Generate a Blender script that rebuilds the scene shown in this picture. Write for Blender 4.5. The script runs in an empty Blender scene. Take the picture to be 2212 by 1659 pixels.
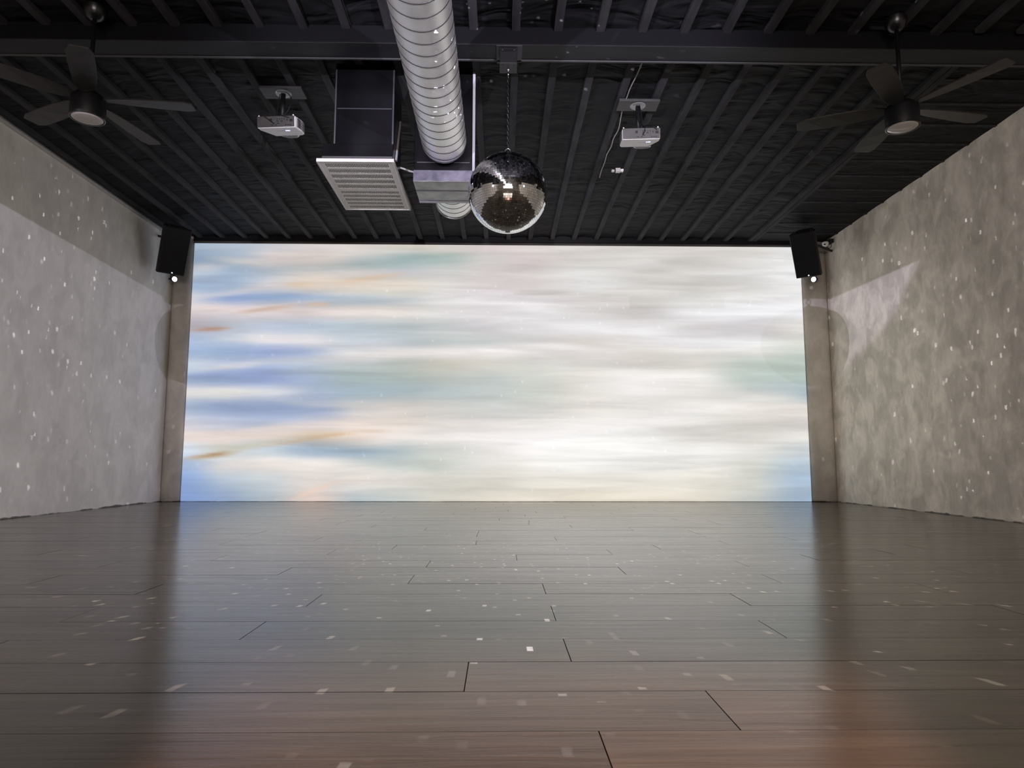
import bpy, bmesh, math, random
from mathutils import Vector, Matrix, noise
import numpy as np

PI = math.pi
random.seed(7)
S = bpy.context.scene
C = S.collection

# ------------------------------------------------------------------ camera, view, world
cam_d = bpy.data.cameras.new('camera')
cam_d.sensor_fit = 'HORIZONTAL'; cam_d.sensor_width = 36.0
cam_d.lens = 1487.0 / 2212.0 * 36.0
cam_d.clip_start = 0.02; cam_d.clip_end = 60
cam = bpy.data.objects.new('camera', cam_d); C.objects.link(cam)
yaw, pit, rol = [math.radians(a) for a in (0.972, 6.536, 0.083)]
f_ = Vector((math.sin(yaw)*math.cos(pit), math.cos(yaw)*math.cos(pit), math.sin(pit)))
r_ = Vector((math.cos(yaw), -math.sin(yaw), 0)); u_ = r_.cross(f_)
rr = r_*math.cos(rol) + u_*math.sin(rol); uu = -r_*math.sin(rol) + u_*math.cos(rol)
EYE = Vector((0, 0, 0.45))
cam.matrix_world = Matrix(((rr.x, uu.x, -f_.x, EYE.x), (rr.y, uu.y, -f_.y, EYE.y), (rr.z, uu.z, -f_.z, EYE.z), (0, 0, 0, 1)))
S.camera = cam
vs = S.view_settings
S.display_settings.display_device = 'sRGB'
vs.view_transform = 'Standard'; vs.look = 'None'; vs.exposure = 0.0; vs.gamma = 1.0; vs.use_curve_mapping = False
w = bpy.data.worlds.new('world'); S.world = w; w.use_nodes = True
w.node_tree.nodes['Background'].inputs[0].default_value = (0.5, 0.48, 0.5, 1)
w.node_tree.nodes['Background'].inputs[1].default_value = 0.0

def srgb(r, g, b):
    f = lambda c: (c/255/12.92) if c/255 <= 0.04045 else ((c/255+0.055)/1.055)**2.4
    return (f(r), f(g), f(b))

# ------------------------------------------------------------------ room lights
XL, XR, D, ZC = -3.93, 3.97, 8.15, 3.165
REAR = -3.5
BALL = Vector((0.042, 4.11, 2.113)); BR = 0.2466

def aim(o, target):
    d = (Vector(target) - o.location).normalized()
    o.rotation_euler = d.to_track_quat('-Z', 'Y').to_euler()

def light(name, kind, loc, energy, color, **kw):
    d = bpy.data.lights.new(name, kind); d.energy = energy; d.color = color
    tgt = kw.pop('target', None)
    for k, v in kw.items(): setattr(d, k, v)
    o = bpy.data.objects.new(name, d); C.objects.link(o); o.location = loc
    if tgt is not None: aim(o, tgt)
    return o

def mask_planes(lo, planes, soft):
    """a projector frame: light passes only on the positive side of the given planes through the lens"""
    d = lo.data; d.use_nodes = True; nt = d.node_tree
    em = nt.nodes['Emission']; g = nt.nodes.new('ShaderNodeNewGeometry')
    prev = None
    for n, s in zip(planes, soft):
        vm = nt.nodes.new('ShaderNodeVectorMath'); vm.operation = 'DOT_PRODUCT'
        nt.links.new(g.outputs['Incoming'], vm.inputs[0]); vm.inputs[1].default_value = n
        mr = nt.nodes.new('ShaderNodeMapRange'); mr.interpolation_type = 'SMOOTHSTEP'
        mr.inputs['From Min'].default_value = -s; mr.inputs['From Max'].default_value = s
        nt.links.new(vm.outputs['Value'], mr.inputs['Value'])
        out = mr.outputs['Result']
        if prev is not None:
            m = nt.nodes.new('ShaderNodeMath'); m.operation = 'MULTIPLY'
            nt.links.new(prev, m.inputs[0]); nt.links.new(out, m.inputs[1]); out = m.outputs[0]
        prev = out
    nt.links.new(prev, em.inputs['Strength'])

def plane3(s, a, b, inside):
    s, a, b, inside = Vector(s), Vector(a), Vector(b), Vector(inside)
    n = (a-s).cross(b-s).normalized()
    return tuple(n if n.dot(inside-s) > 0 else -n)

VIOLET = (0.84, 0.80, 1.0)
SL = (3.85, -0.1, 2.39); SR = (-3.85, -0.1, 2.39)
# side projectors near the rear corners: each throws a pale violet frame past the ball on to the opposite wall
pl = light('projector_beam_left', 'SPOT', SL, 640, VIOLET, spot_size=math.radians(66), spot_blend=0.8, shadow_soft_size=0.006, target=(-3.3, 8.1, 1.75))
mask_planes(pl, [plane3(SL, (-3.93, 5.565, 2.459), (-3.93, 7.835, 2.368), (-3.93, 7.0, 1.0))], [0.0012])
pr = light('projector_beam_right', 'SPOT', SR, 1500, (0.80, 0.74, 1.0), spot_size=math.radians(60), spot_blend=0.4, shadow_soft_size=0.008, target=(3.97, 7.0, 2.0))
ins = (3.97, 6.95, 2.15)
mask_planes(pr, [plane3(SR, (3.97, 8.109, 2.418), (3.97, 6.338, 2.368), ins),
                 plane3(SR, (3.97, 6.338, 2.368), (3.97, 6.795, 1.901), ins),
                 plane3(SR, (3.97, 6.795, 1.901), (3.97, 7.774, 1.555), ins)], [0.0012, 0.008, 0.008])
# violet fill: two added spots behind the camera brighten duct, beam, ball and projectors
for nm, sx_, tx_ in (('violet_fill_left', -1.5, -0.2), ('violet_fill_right', 1.5, 0.1)):
    PS = (sx_, -1.3, 1.45)
    ul = light(nm, 'SPOT', PS, 1080, (0.88, 0.84, 1.0), spot_size=math.radians(36), spot_blend=0.6, shadow_soft_size=0.02, target=(tx_, 3.6, 2.85))
    mask_planes(ul, [plane3(PS, (-3, 4, 2.35), (3, 4, 2.35), (0, 4, 3))], [0.03])
# general fill: area light added for the glow of the hall behind the camera
light('rear_fill', 'AREA', (0, REAR+0.15, 1.8), 185, (1.0, 0.88, 0.80), shape='RECTANGLE', size=3.2, size_y=1.5, target=(0, 5, 1.5))
# warm light pooling on the floor in front of the lens
WS = (0.12, -1.6, 2.35)
wl = light('warm_floor_light', 'SPOT', WS, 640, (1.0, 0.47, 0.33), spot_size=math.radians(70), spot_blend=0.6, shadow_soft_size=0.03, target=(0.05, 0.7, 0))
wi = (0.05, 1.0, 0)
mask_planes(wl, [plane3(WS, (-0.629, 1.635, 0), (-0.535, 1.118, 0), wi), plane3(WS, (0.814, 1.618, 0), (0.689, 1.172, 0), wi),
                 plane3(WS, (-1, 1.62, 0), (1, 1.62, 0), wi)], [0.022, 0.022, 0.06])

light('wall_fill_right', 'SPOT', (-3.6, -1.5, 1.2), 850, (1.0, 0.95, 0.83), spot_size=math.radians(17), spot_blend=1.0, shadow_soft_size=0.3, target=(3.97, 7.35, 1.35))  # unseen spot added to brighten the right wall

# mirror ball specks, cast by added point lights beside the ball
def speck_light(name, loc, energy, scale, thr, seed, zlo, zhi):
    """the mirror ball's reflections: small upright squares; zlo..zhi fades them by how far up the ray points"""
    lo = light(name, 'POINT', loc, energy, (0.93, 0.9, 1.0), shadow_soft_size=0.0)
    d = lo.data; d.use_nodes = True; nt = d.node_tree; N = nt.nodes.new; L = nt.links.new
    em = nt.nodes['Emission']; g = N('ShaderNodeNewGeometry')
    sq = N('ShaderNodeVectorMath'); sq.operation = 'MULTIPLY'; sq.inputs[1].default_value = (1, 1, 0.62)
    L(g.outputs['Incoming'], sq.inputs[0])
    mp = N('ShaderNodeVectorMath'); mp.operation = 'ADD'; mp.inputs[1].default_value = (seed, seed*.37, seed*.71)
    L(sq.outputs[0], mp.inputs[0])
    v = N('ShaderNodeTexVoronoi'); v.distance = 'CHEBYCHEV'; v.inputs['Scale'].default_value = scale
    L(mp.outputs[0], v.inputs['Vector'])
    mr = N('ShaderNodeMapRange'); mr.interpolation_type = 'SMOOTHSTEP'
    mr.inputs['From Min'].default_value = thr; mr.inputs['From Max'].default_value = thr*0.7
    L(v.outputs['Distance'], mr.inputs['Value'])
    sx = N('ShaderNodeSeparateXYZ'); L(v.outputs['Color'], sx.inputs[0])
    pw = N('ShaderNodeMath'); pw.operation = 'POWER'; pw.inputs[1].default_value = 1.6; L(sx.outputs[0], pw.inputs[0])
    m = N('ShaderNodeMath'); m.operation = 'MULTIPLY'
    L(mr.outputs['Result'], m.inputs[0]); L(pw.outputs[0], m.inputs[1])
    sz = N('ShaderNodeSeparateXYZ'); L(g.outputs['Incoming'], sz.inputs[0])
    up = N('ShaderNodeMapRange'); up.interpolation_type = 'SMOOTHSTEP'; up.inputs['From Min'].default_value = zlo; up.inputs['From Max'].default_value = zhi
    L(sz.outputs['Z'], up.inputs['Value'])
    m2 = N('ShaderNodeMath'); m2.operation = 'MULTIPLY'; L(m.outputs[0], m2.inputs[0]); L(up.outputs[0], m2.inputs[1])
    L(m2.outputs[0], em.inputs['Strength'])
    return lo
speck_light('ball_specks_front', (BALL.x, BALL.y-BR-0.06, BALL.z-0.03), 470, 46, 0.135, 3.1, 0.30, 0.12)
speck_light('ball_specks_back', (BALL.x, BALL.y+BR+0.06, BALL.z-0.03), 420, 46, 0.125, 8.7, 0.25, 0.08)
speck_light('ball_specks_up', (BALL.x-0.02, BALL.y-BR-0.10, BALL.z+0.05), 230, 15, 0.13, 5.2, 0.12, 0.25)
speck_light('ball_specks_down', (BALL.x, BALL.y-0.12, BALL.z-BR-0.08), 1600, 44, 0.135, 6.6, -0.40, -0.50)

# ------------------------------------------------------------------ materials
def mat(name, base, rough=0.6, metal=0.0, spec=0.5, emit=None, strength=0.0):
    m = bpy.data.materials.new(name); m.use_nodes = True
    b = m.node_tree.nodes['Principled BSDF']
    b.inputs['Base Color'].default_value = (*base, 1); b.inputs['Roughness'].default_value = rough
    b.inputs['Metallic'].default_value = metal; b.inputs['Specular IOR Level'].default_value = spec
    if emit: b.inputs['Emission Color'].default_value = (*emit, 1); b.inputs['Emission Strength'].default_value = strength
    return m

def nodes(m):
    nt = m.node_tree
    return nt, nt.nodes['Principled BSDF'], nt.nodes.new, nt.links.new

def vary(m, a, b_, scale, stretch=(1, 1, 1), detail=4, rough=None, bump=0.0, lo=0.35, hi=0.65, dist=0.0):
    nt, b, N, L = nodes(m)
    tc = N('ShaderNodeTexCoord'); mp = N('ShaderNodeMapping'); mp.inputs['Scale'].default_value = stretch
    L(tc.outputs['Object'], mp.inputs['Vector'])
    n = N('ShaderNodeTexNoise'); n.inputs['Scale'].default_value = scale; n.inputs['Detail'].default_value = detail
    n.inputs['Distortion'].default_value = dist
    L(mp.outputs[0], n.inputs['Vector'])
    cr = N('ShaderNodeValToRGB'); cr.color_ramp.elements[0].position = lo; cr.color_ramp.elements[1].position = hi
    cr.color_ramp.elements[0].color = (*a, 1); cr.color_ramp.elements[1].color = (*b_, 1)
    L(n.outputs['Fac'], cr.inputs[0]); L(cr.outputs[0], b.inputs['Base Color'])
    if bump:
        bp = N('ShaderNodeBump'); bp.inputs['Strength'].default_value = bump; bp.inputs['Distance'].default_value = 0.01
        L(n.outputs['Fac'], bp.inputs['Height']); L(bp.outputs[0], b.inputs['Normal'])
    if rough:
        mr = N('ShaderNodeMapRange'); mr.inputs['To Min'].default_value = rough[0]; mr.inputs['To Max'].default_value = rough[1]
        L(n.outputs['Fac'], mr.inputs['Value']); L(mr.outputs[0], b.inputs['Roughness'])
    return m

def plaster(name, contrast, base=(0.47, 0.435, 0.39)):
    """trowelled lime plaster: broad clouds, smaller trowel patches, and a ragged foot with dark gaps"""
    m = mat(name, base, 0.75, spec=0.25); nt, b, N, L = nodes(m)
    tc = N('ShaderNodeTexCoord')
    n1 = N('ShaderNodeTexNoise'); n1.inputs['Scale'].default_value = 0.9; n1.inputs['Detail'].default_value = 5; n1.inputs['Roughness'].default_value = 0.6
    L(tc.outputs['Object'], n1.inputs['Vector'])
    mp = N('ShaderNodeMapping'); mp.inputs['Scale'].default_value = (1, 1, 0.8); L(tc.outputs['Object'], mp.inputs['Vector'])
    n2 = N('ShaderNodeTexNoise'); n2.inputs['Scale'].default_value = 4.5; n2.inputs['Detail'].default_value = 6; n2.inputs['Distortion'].default_value = 0.5
    n2.inputs['Roughness'].default_value = 0.55
    L(mp.outputs[0], n2.inputs['Vector'])
    mp3 = N('ShaderNodeMapping'); mp3.inputs['Scale'].default_value = (1.8, 1.8, 0.9); L(tc.outputs['Object'], mp3.inputs['Vector'])
    n3 = N('ShaderNodeTexNoise'); n3.inputs['Scale'].default_value = 6.5; n3.inputs['Detail'].default_value = 7; n3.inputs['Roughness'].default_value = 0.62; n3.inputs['Distortion'].default_value = 0.8
    L(mp3.outputs[0], n3.inputs['Vector'])
    def rng(src, a, c, lo, hi):
        r = N('ShaderNodeMapRange'); r.inputs['From Min'].default_value = a; r.inputs['From Max'].default_value = c
        r.inputs['To Min'].default_value = lo; r.inputs['To Max'].default_value = hi; L(src, r.inputs['Value']); return r.outputs[0]
    def mul(p, q):
        k = N('ShaderNodeMath'); k.operation = 'MULTIPLY'; L(p, k.inputs[0]); L(q, k.inputs[1]); return k.outputs[0]
    a = rng(n1.outputs['Fac'], 0.3, 0.7, 1-0.16*contrast, 1+0.12*contrast)
    c = rng(n2.outputs['Fac'], 0.42, 0.58, 1-0.17*contrast, 1+0.08*contrast)
    e = rng(n3.outputs['Fac'], 0.36, 0.62, 1-0.11*contrast, 1+0.05*contrast)
    v = mul(mul(a, c), e)
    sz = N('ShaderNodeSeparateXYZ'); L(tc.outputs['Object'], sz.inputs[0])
    # ragged foot: dark gaps at the floor painted into the colour
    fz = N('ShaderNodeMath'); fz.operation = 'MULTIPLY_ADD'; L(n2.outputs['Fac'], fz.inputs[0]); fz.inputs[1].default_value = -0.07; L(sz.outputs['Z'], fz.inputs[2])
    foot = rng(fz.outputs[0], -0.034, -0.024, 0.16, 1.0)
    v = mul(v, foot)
    mx = N('ShaderNodeVectorMath'); mx.operation = 'SCALE'; mx.inputs[0].default_value = base; L(v, mx.inputs['Scale'])
    L(mx.outputs[0], b.inputs['Base Color'])
    bp = N('ShaderNodeBump'); bp.inputs['Strength'].default_value = 0.16*contrast; bp.inputs['Distance'].default_value = 0.012
    L(n2.outputs['Fac'], bp.inputs['Height']); L(bp.outputs[0], b.inputs['Normal'])
    return m

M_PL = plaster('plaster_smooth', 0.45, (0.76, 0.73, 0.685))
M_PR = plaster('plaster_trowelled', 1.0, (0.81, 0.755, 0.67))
M_PC = plaster('plaster_column', 0.6, (0.58, 0.535, 0.48))
M_BLACK = mat('black_paint', (0.010, 0.010, 0.012), 0.55, spec=0.35)
M_DARK = mat('soft_black', (0.006, 0.006, 0.008), 0.5, spec=0.3)
M_BATTEN = vary(mat('charcoal_painted_wood', (0.045, 0.044, 0.048), 0.8, spec=0.12), (0.034, 0.034, 0.037), (0.058, 0.058, 0.063), 6, (3, 0.6, 3), 5)
M_BEAM = vary(mat('charcoal_painted_beam', (0.05, 0.05, 0.055), 0.6, spec=0.3), (0.011, 0.011, 0.013), (0.019, 0.019, 0.022), 4, (0.5, 3, 3), 5)
M_HEAD = vary(mat('grey_trim_paint', (0.09, 0.085, 0.08), 0.6), (0.06, 0.056, 0.05), (0.11, 0.10, 0.095), 5, (0.6, 3, 3), 4)
M_BEAMSHADE = mat('shaded_beam_paint', (0.0045, 0.0045, 0.0065), 0.7, spec=0.15)  # shade on the beam's side put into a blacker copy of the paint
M_LIP = mat('grey_lip_paint', (0.055, 0.055, 0.06), 0.6)
M_GALV = vary(mat('galvanised_steel', (0.62, 0.62, 0.61), 0.34, 0.78), (0.80, 0.80, 0.79), (0.95, 0.95, 0.94), 7, (1, 1, 1), 6, rough=(0.32, 0.48), lo=0.3, hi=0.7)
M_SEAM = mat('seam_steel', (0.10, 0.10, 0.11), 0.4, 1.0)
M_DUCTDK = vary(mat('dark_sheet_metal', (0.06, 0.06, 0.07), 0.3, 0.9), (0.020, 0.020, 0.024), (0.050, 0.050, 0.060), 2.5, (1, 1, 0.5), 3, rough=(0.22, 0.36))
M_PAN = vary(mat('dull_galvanised', (0.4, 0.4, 0.42), 0.4, 0.85), (0.26, 0.26, 0.28), (0.42, 0.42, 0.43), 9, (1, 1, 1), 5)
M_DUCTPU = vary(mat('violet_lit_metal', (0.2, 0.2, 0.24), 0.4, 0.6), (0.10, 0.10, 0.13), (0.24, 0.23, 0.29), 12, (1, 1, 1), 5)  # violet light on the pan front put into the metal colour
M_EDGE = mat('bare_sheet_edge', (0.30, 0.30, 0.34), 0.35, 1.0)
M_PALE = mat('pale_sheet_flange', (0.55, 0.54, 0.60), 0.5)
M_WHITE = mat('white_plastic', (0.88, 0.86, 0.86), 0.42)
M_GRILLE = mat('white_enamel', (0.86, 0.83, 0.79), 0.45)
M_GREYP = vary(mat('grey_plastic', (0.08, 0.078, 0.076), 0.5), (0.045, 0.044, 0.043), (0.06, 0.058, 0.056), 20)
M_GREYL = mat('lens_hood_grey', (0.11, 0.105, 0.105), 0.5)
M_MOUNT = vary(mat('mount_plate_grey', (0.07, 0.07, 0.072), 0.55), (0.035, 0.035, 0.037), (0.055, 0.055, 0.058), 8, (1, 6, 1))
M_PLATE = mat('dark_plate_grey', (0.030, 0.030, 0.036), 0.55)
M_CHROME = mat('chrome', (0.8, 0.8, 0.82), 0.15, 1.0)
M_CLEAR = mat('glossy_flange_plastic', (0.20, 0.20, 0.20), 0.15, spec=0.8)
M_GUN = mat('gunmetal', (0.06, 0.06, 0.065), 0.3, 0.9)
M_OPAL = mat('opal_diffuser', (0.62, 0.58, 0.55), 0.35)
M_BLADE = vary(mat('dark_fan_blade', (0.05, 0.047, 0.042), 0.45), (0.020, 0.019, 0.017), (0.028, 0.026, 0.023), 8, (1, 1, 1))
M_LED = mat('blue_indicator', (0.1, 0.1, 0.3), 0.4, emit=(0.35, 0.4, 1.0), strength=6)
M_LEDW = mat('white_indicator', (0.3, 0.4, 0.6), 0.4, emit=(0.6, 0.8, 1.0), strength=4)
M_LAMP = mat('lit_lens', (0.9, 0.9, 0.9), 0.3, emit=(0.95, 0.97, 1.0), strength=9)
M_WIRE = mat('pale_cable', (0.45, 0.43, 0.42), 0.5)
M_GREYWIRE = mat('grey_cable', (0.22, 0.215, 0.22), 0.5)
M_MIRROR = mat('mirror_tile', (0.86, 0.87, 0.90), 0.03, 1.0)
M_GROUT = mat('ball_core', (0.03, 0.03, 0.035), 0.5)
M_GAP = mat('plank_gap', (0.015, 0.012, 0.010), 0.8, spec=0.1)

# insulation fabric
M_FABRIC = mat('black_insulation_fabric', (0.0135, 0.0135, 0.0155), 0.7, spec=0.16)
nt, b, N, L = nodes(M_FABRIC)
tc = N('ShaderNodeTexCoord'); mp = N('ShaderNodeMapping'); mp.inputs['Scale'].default_value = (1.6, 4.2, 1); L(tc.outputs['Object'], mp.inputs['Vector'])
n1 = N('ShaderNodeTexNoise'); n1.inputs['Scale'].default_value = 1.4; n1.inputs['Detail'].default_value = 2; n1.inputs['Distortion'].default_value = 1.0; L(mp.outputs[0], n1.inputs['Vector'])
bp = N('ShaderNodeBump'); bp.inputs['Strength'].default_value = 1.0; bp.inputs['Distance'].default_value = 0.045
L(n1.outputs['Fac'], bp.inputs['Height']); L(bp.outputs[0], b.inputs['Normal'])

# floor boards
M_FLOOR = mat('grey_oak_plank', (0.25, 0.22, 0.19), 0.3, spec=0.5)
M_FLOOR.node_tree.nodes['Principled BSDF'].inputs['Specular Tint'].default_value = (1.0, 0.95, 0.87, 1)
nt, b, N, L = nodes(M_FLOOR)
at = N('ShaderNodeAttribute'); at.attribute_name = 'tone'
tc = N('ShaderNodeTexCoord')
ad = N('ShaderNodeVectorMath'); ad.operation = 'ADD'; L(tc.outputs['Object'], ad.inputs[0]); L(at.outputs['Color'], ad.inputs[1])
mp = N('ShaderNodeMapping'); mp.inputs['Scale'].default_value = (1.1, 15, 1); L(ad.outputs[0], mp.inputs['Vector'])
n1 = N('ShaderNodeTexNoise'); n1.inputs['Scale'].default_value = 2.2; n1.inputs['Detail'].default_value = 8; n1.inputs['Roughness'].default_value = 0.62; n1.inputs['Distortion'].default_value = 0.4
L(mp.outputs[0], n1.inputs['Vector'])
mp2 = N('ShaderNodeMapping'); mp2.inputs['Scale'].default_value = (1.5, 4, 1); L(ad.outputs[0], mp2.inputs['Vector'])
n2 = N('ShaderNodeTexNoise'); n2.inputs['Scale'].default_value = 1.6; n2.inputs['Detail'].default_value = 4; L(mp2.outputs[0], n2.inputs['Vector'])
mx = N('ShaderNodeMix'); mx.data_type = 'FLOAT'; mx.inputs[0].default_value = 0.45
L(n1.outputs['Fac'], mx.inputs[2]); L(n2.outputs['Fac'], mx.inputs[3])
cr = N('ShaderNodeValToRGB'); e = cr.color_ramp.elements
e[0].position = 0.33; e[0].color = (0.060, 0.046, 0.032, 1); e[1].position = 0.66; e[1].color = (0.115, 0.094, 0.066, 1)
L(mx.outputs[0], cr.inputs[0])
sc = N('ShaderNodeVectorMath'); sc.operation = 'SCALE'; L(cr.outputs[0], sc.inputs[0])
sx = N('ShaderNodeSeparateXYZ'); L(at.outputs['Color'], sx.inputs[0])
tr = N('ShaderNodeMapRange'); tr.inputs['To Min'].default_value = 0.66; tr.inputs['To Max'].default_value = 1.22; L(sx.outputs[0], tr.inputs['Value'])
L(tr.outputs[0], sc.inputs['Scale']); L(sc.outputs[0], b.inputs['Base Color'])
rg = N('ShaderNodeMapRange'); rg.inputs['To Min'].default_value = 0.30; rg.inputs['To Max'].default_value = 0.11; L(n1.outputs['Fac'], rg.inputs['Value']); L(rg.outputs[0], b.inputs['Roughness'])
bp = N('ShaderNodeBump'); bp.inputs['Strength'].default_value = 0.15; bp.inputs['Distance'].default_value = 0.004
L(n1.outputs['Fac'], bp.inputs['Height']); L(bp.outputs[0], b.inputs['Normal'])

# ------------------------------------------------------------------ mesh helpers
class MB:
    """collects shapes for ONE mesh object"""
    def __init__(s): s.v = []; s.f = []; s.m = []; s.sm = []
    def add(s, vs, fs, mi=0, smooth=False):
        o = len(s.v); s.v += [tuple(p) for p in vs]
        for f in fs: s.f.append([i+o for i in f]); s.m.append(mi); s.sm.append(smooth)
        return s
    def box(s, a, b, mi=0):
        (x0, y0, z0), (x1, y1, z1) = a, b
        v = [(x0,y0,z0),(x1,y0,z0),(x1,y1,z0),(x0,y1,z0),(x0,y0,z1),(x1,y0,z1),(x1,y1,z1),(x0,y1,z1)]
        return s.add(v, [(0,3,2,1),(4,5,6,7),(0,1,5,4),(1,2,6,5),(2,3,7,6),(3,0,4,7)], mi)
    def tube(s, pts, r, n=10, mi=0, closed=False, caps=True):
        pts = [Vector(p) for p in pts]; m = len(pts); rings = []; prev = None
        for i, p in enumerate(pts):
            if closed: t = (pts[(i+1) % m] - pts[i-1]).normalized()
            else: t = (pts[min(i+1, m-1)] - pts[max(i-1, 0)]).normalized()
            if prev is None:
                a = t.cross(Vector((0, 0, 1)))
                if a.length < 1e-4: a = t.cross(Vector((1, 0, 0)))
            else: a = prev - t*prev.dot(t)
            a.normalize(); prev = a; bb = t.cross(a)
            ri = r[i] if isinstance(r, (list, tuple)) else r
            rings.append([p + (a*math.cos(2*PI*k/n) + bb*math.sin(2*PI*k/n))*ri for k in range(n)])
        vs = [q for R in rings for q in R]; fs = []
        for i in range(m if closed else m-1):
            j = (i+1) % m
            for k in range(n):
                fs.append((i*n+k, i*n+(k+1) % n, j*n+(k+1) % n, j*n+k))
        s.add(vs, fs, mi, True)
        if caps and not closed:
            s.add(rings[0], [tuple(range(n))[::-1]], mi); s.add(rings[-1], [tuple(range(n))], mi)
        return s
    def lathe(s, prof, n=32, mi=0, c=(0, 0, 0), smooth=True):
        """prof: (radius, z) from bottom up, around z"""
        vs = []; fs = []
        for (r, z) in prof:
            for k in range(n): vs.append((c[0]+r*math.cos(2*PI*k/n), c[1]+r*math.sin(2*PI*k/n), c[2]+z))
        for i in range(len(prof)-1):
            for k in range(n): fs.append((i*n+k, i*n+(k+1) % n, (i+1)*n+(k+1) % n, (i+1)*n+k))
        return s.add(vs, fs, mi, smooth)
    def prism(s, poly, z0, z1, mi=0):
        n = len(poly); vs = [(x, y, z0) for x, y in poly] + [(x, y, z1) for x, y in poly]
        fs = [tuple(range(n))[::-1], tuple(range(n, 2*n))] + [(i, (i+1) % n, n+(i+1) % n, n+i) for i in range(n)]
        return s.add(vs, fs, mi)
    def build(s, name, mats, parent=None, bevel=0, seg=2, loc=None, rot=None, xf=None):
        me = bpy.data.meshes.new(name)
        V = s.v if xf is None else [tuple(xf @ Vector(p)) for p in s.v]
        me.from_pydata(V, [], s.f)
        for p, mi, sm in zip(me.polygons, s.m, s.sm): p.material_index = mi; p.use_smooth = sm
        for m_ in (mats if isinstance(mats, (list, tuple)) else [mats]): me.materials.append(m_)
        bm = bmesh.new(); bm.from_mesh(me)
        bmesh.ops.remove_doubles(bm, verts=bm.verts, dist=1e-6)
        bmesh.ops.recalc_face_normals(bm, faces=bm.faces)
        if bevel:
            es = [e for e in bm.edges if len(e.link_faces) == 2 and e.calc_face_angle(0) > 0.5]
            bmesh.ops.bevel(bm, geom=es, offset=bevel, segments=seg, affect='EDGES', profile=0.5, clamp_overlap=True)
        bm.to_mesh(me); bm.free(); me.update()
        o = bpy.data.objects.new(name, me); C.objects.link(o)
        if parent is not None: o.parent = parent
        if loc is not None: o.location = loc
        if rot is not None: o.rotation_euler = rot
        return o

def tag(o, label, cat, group=None):
    o['label'] = label; o['category'] = cat
    if group: o['group'] = group
    return o
def struct(o):
    o['kind'] = 'structure'; return o
def thing(name, label, cat, loc=(0, 0, 0), group=None, mat3=None):
    o = bpy.data.objects.new(name, None); C.objects.link(o); o.empty_display_size = 0.1
    if mat3 is not None: o.matrix_world = Matrix.Translation(loc) @ mat3.to_4x4()
    else: o.location = loc
    return tag(o, label, cat, group)

# ------------------------------------------------------------------ room shell
T = 0.12
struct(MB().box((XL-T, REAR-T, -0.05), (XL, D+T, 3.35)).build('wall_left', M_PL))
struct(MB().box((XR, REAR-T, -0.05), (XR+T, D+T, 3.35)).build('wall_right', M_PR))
struct(MB().box((XL, D, -0.05), (XR, D+T, 3.35)).build('wall_front', M_PC))
struct(MB().box((XL, REAR-T, -0.05), (XR, REAR, 3.35)).build('wall_rear', M_PL))

# floor: each plank a face of the floor mesh, laid crosswise
PW, PL_, Y0 = 0.2045, 1.41, 1.22
known = {-1: .168, 0: .41, 1: -.07, 2: .164, 3: -.665, 4: .162, 5: -.61, 6: .16, 7: -.344, 8: .514, 9: -.32, 10: .08, 11: .558, 12: .845}
fm = MB(); tones = []
fm.box((XL, REAR, -0.06), (XR, D, -0.003), 1); tones += [(0, 0, 0)]*6
n0 = int((REAR-Y0)/PW)-1; n1_ = int((D-Y0)/PW)+1
rnd = random.Random(11)
for n in range(n0, n1_+1):
    y0 = max(REAR, Y0+n*PW)+0.0009; y1 = min(D, Y0+(n+1)*PW)-0.0009
    if y1 <= y0: continue
    ph = known.get(n, rnd.uniform(0, PL_))
    k0 = math.floor((XL-ph)/PL_)
    for k in range(k0, k0+9):
        x0 = max(XL, ph+k*PL_)+0.0011; x1 = min(XR, ph+(k+1)*PL_)-0.0011
        if x1 <= x0: continue
        z = rnd.uniform(-0.0003, 0.0003)
        fm.add([(x0, y0, z), (x1, y0, z), (x1, y1, z), (x0, y1, z)], [(0, 1, 2, 3)], 0)
        tones.append((rnd.random()**1.0, rnd.random()*7, rnd.random()*3))
me = bpy.data.meshes.new('floor'); me.from_pydata(fm.v, [], fm.f)
me.materials.append(M_FLOOR); me.materials.append(M_GAP)
for p, mi in zip(me.polygons, fm.m): p.material_index = mi
ca = me.color_attributes.new('tone', 'FLOAT_COLOR', 'CORNER')
i = 0
for p, t in zip(me.polygons, tones):
    for li in p.loop_indices: ca.data[li].color = (*t, 1)
fl = bpy.data.objects.new('floor', me); C.objects.link(fl); struct(fl)

# ceiling: sagging insulation fabric held by battens
BX0, BSP = -3.616, 0.2648
nx, ny = 230, 260
xs = [XL + (XR-XL)*i/nx for i in range(nx+1)]; ys = [REAR + (D-REAR)*j/ny for j in range(ny+1)]
V = []
for y in ys:
    for x in xs:
        if x < 3.06 or y < 4.1:
            t = ((x-BX0)/BSP) % 1.0
            pil = math.sin(PI*t)
            k = noise.noise(Vector((x*2.4, y*5.5, 1.3))) + 0.45*noise.noise(Vector((x*5.0+y*1.5, y*9.0, 7.7)))
            z = ZC + 0.012*pil + 0.020*pil*k
        else:
            t = ((y-4.53)/0.327) % 1.0
            pil = math.sin(PI*t)
            k = noise.noise(Vector((x*3.0, y*3.0, 4.3)))
            z = 3.144 + 0.003*pil + 0.004*pil*k
        V.append((x, y, z))
F = [(j*(nx+1)+i, j*(nx+1)+i+1, (j+1)*(nx+1)+i+1, (j+1)*(nx+1)+i) for j in range(ny) for i in range(nx)]
cm = MB().add(V, F, 0, True)
cm.box((XL-T, REAR-T, 3.25), (XR+T, D+T, 3.35), 0)
ceil = struct(cm.build('ceiling', M_FABRIC))
ZB = 3.138
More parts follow.
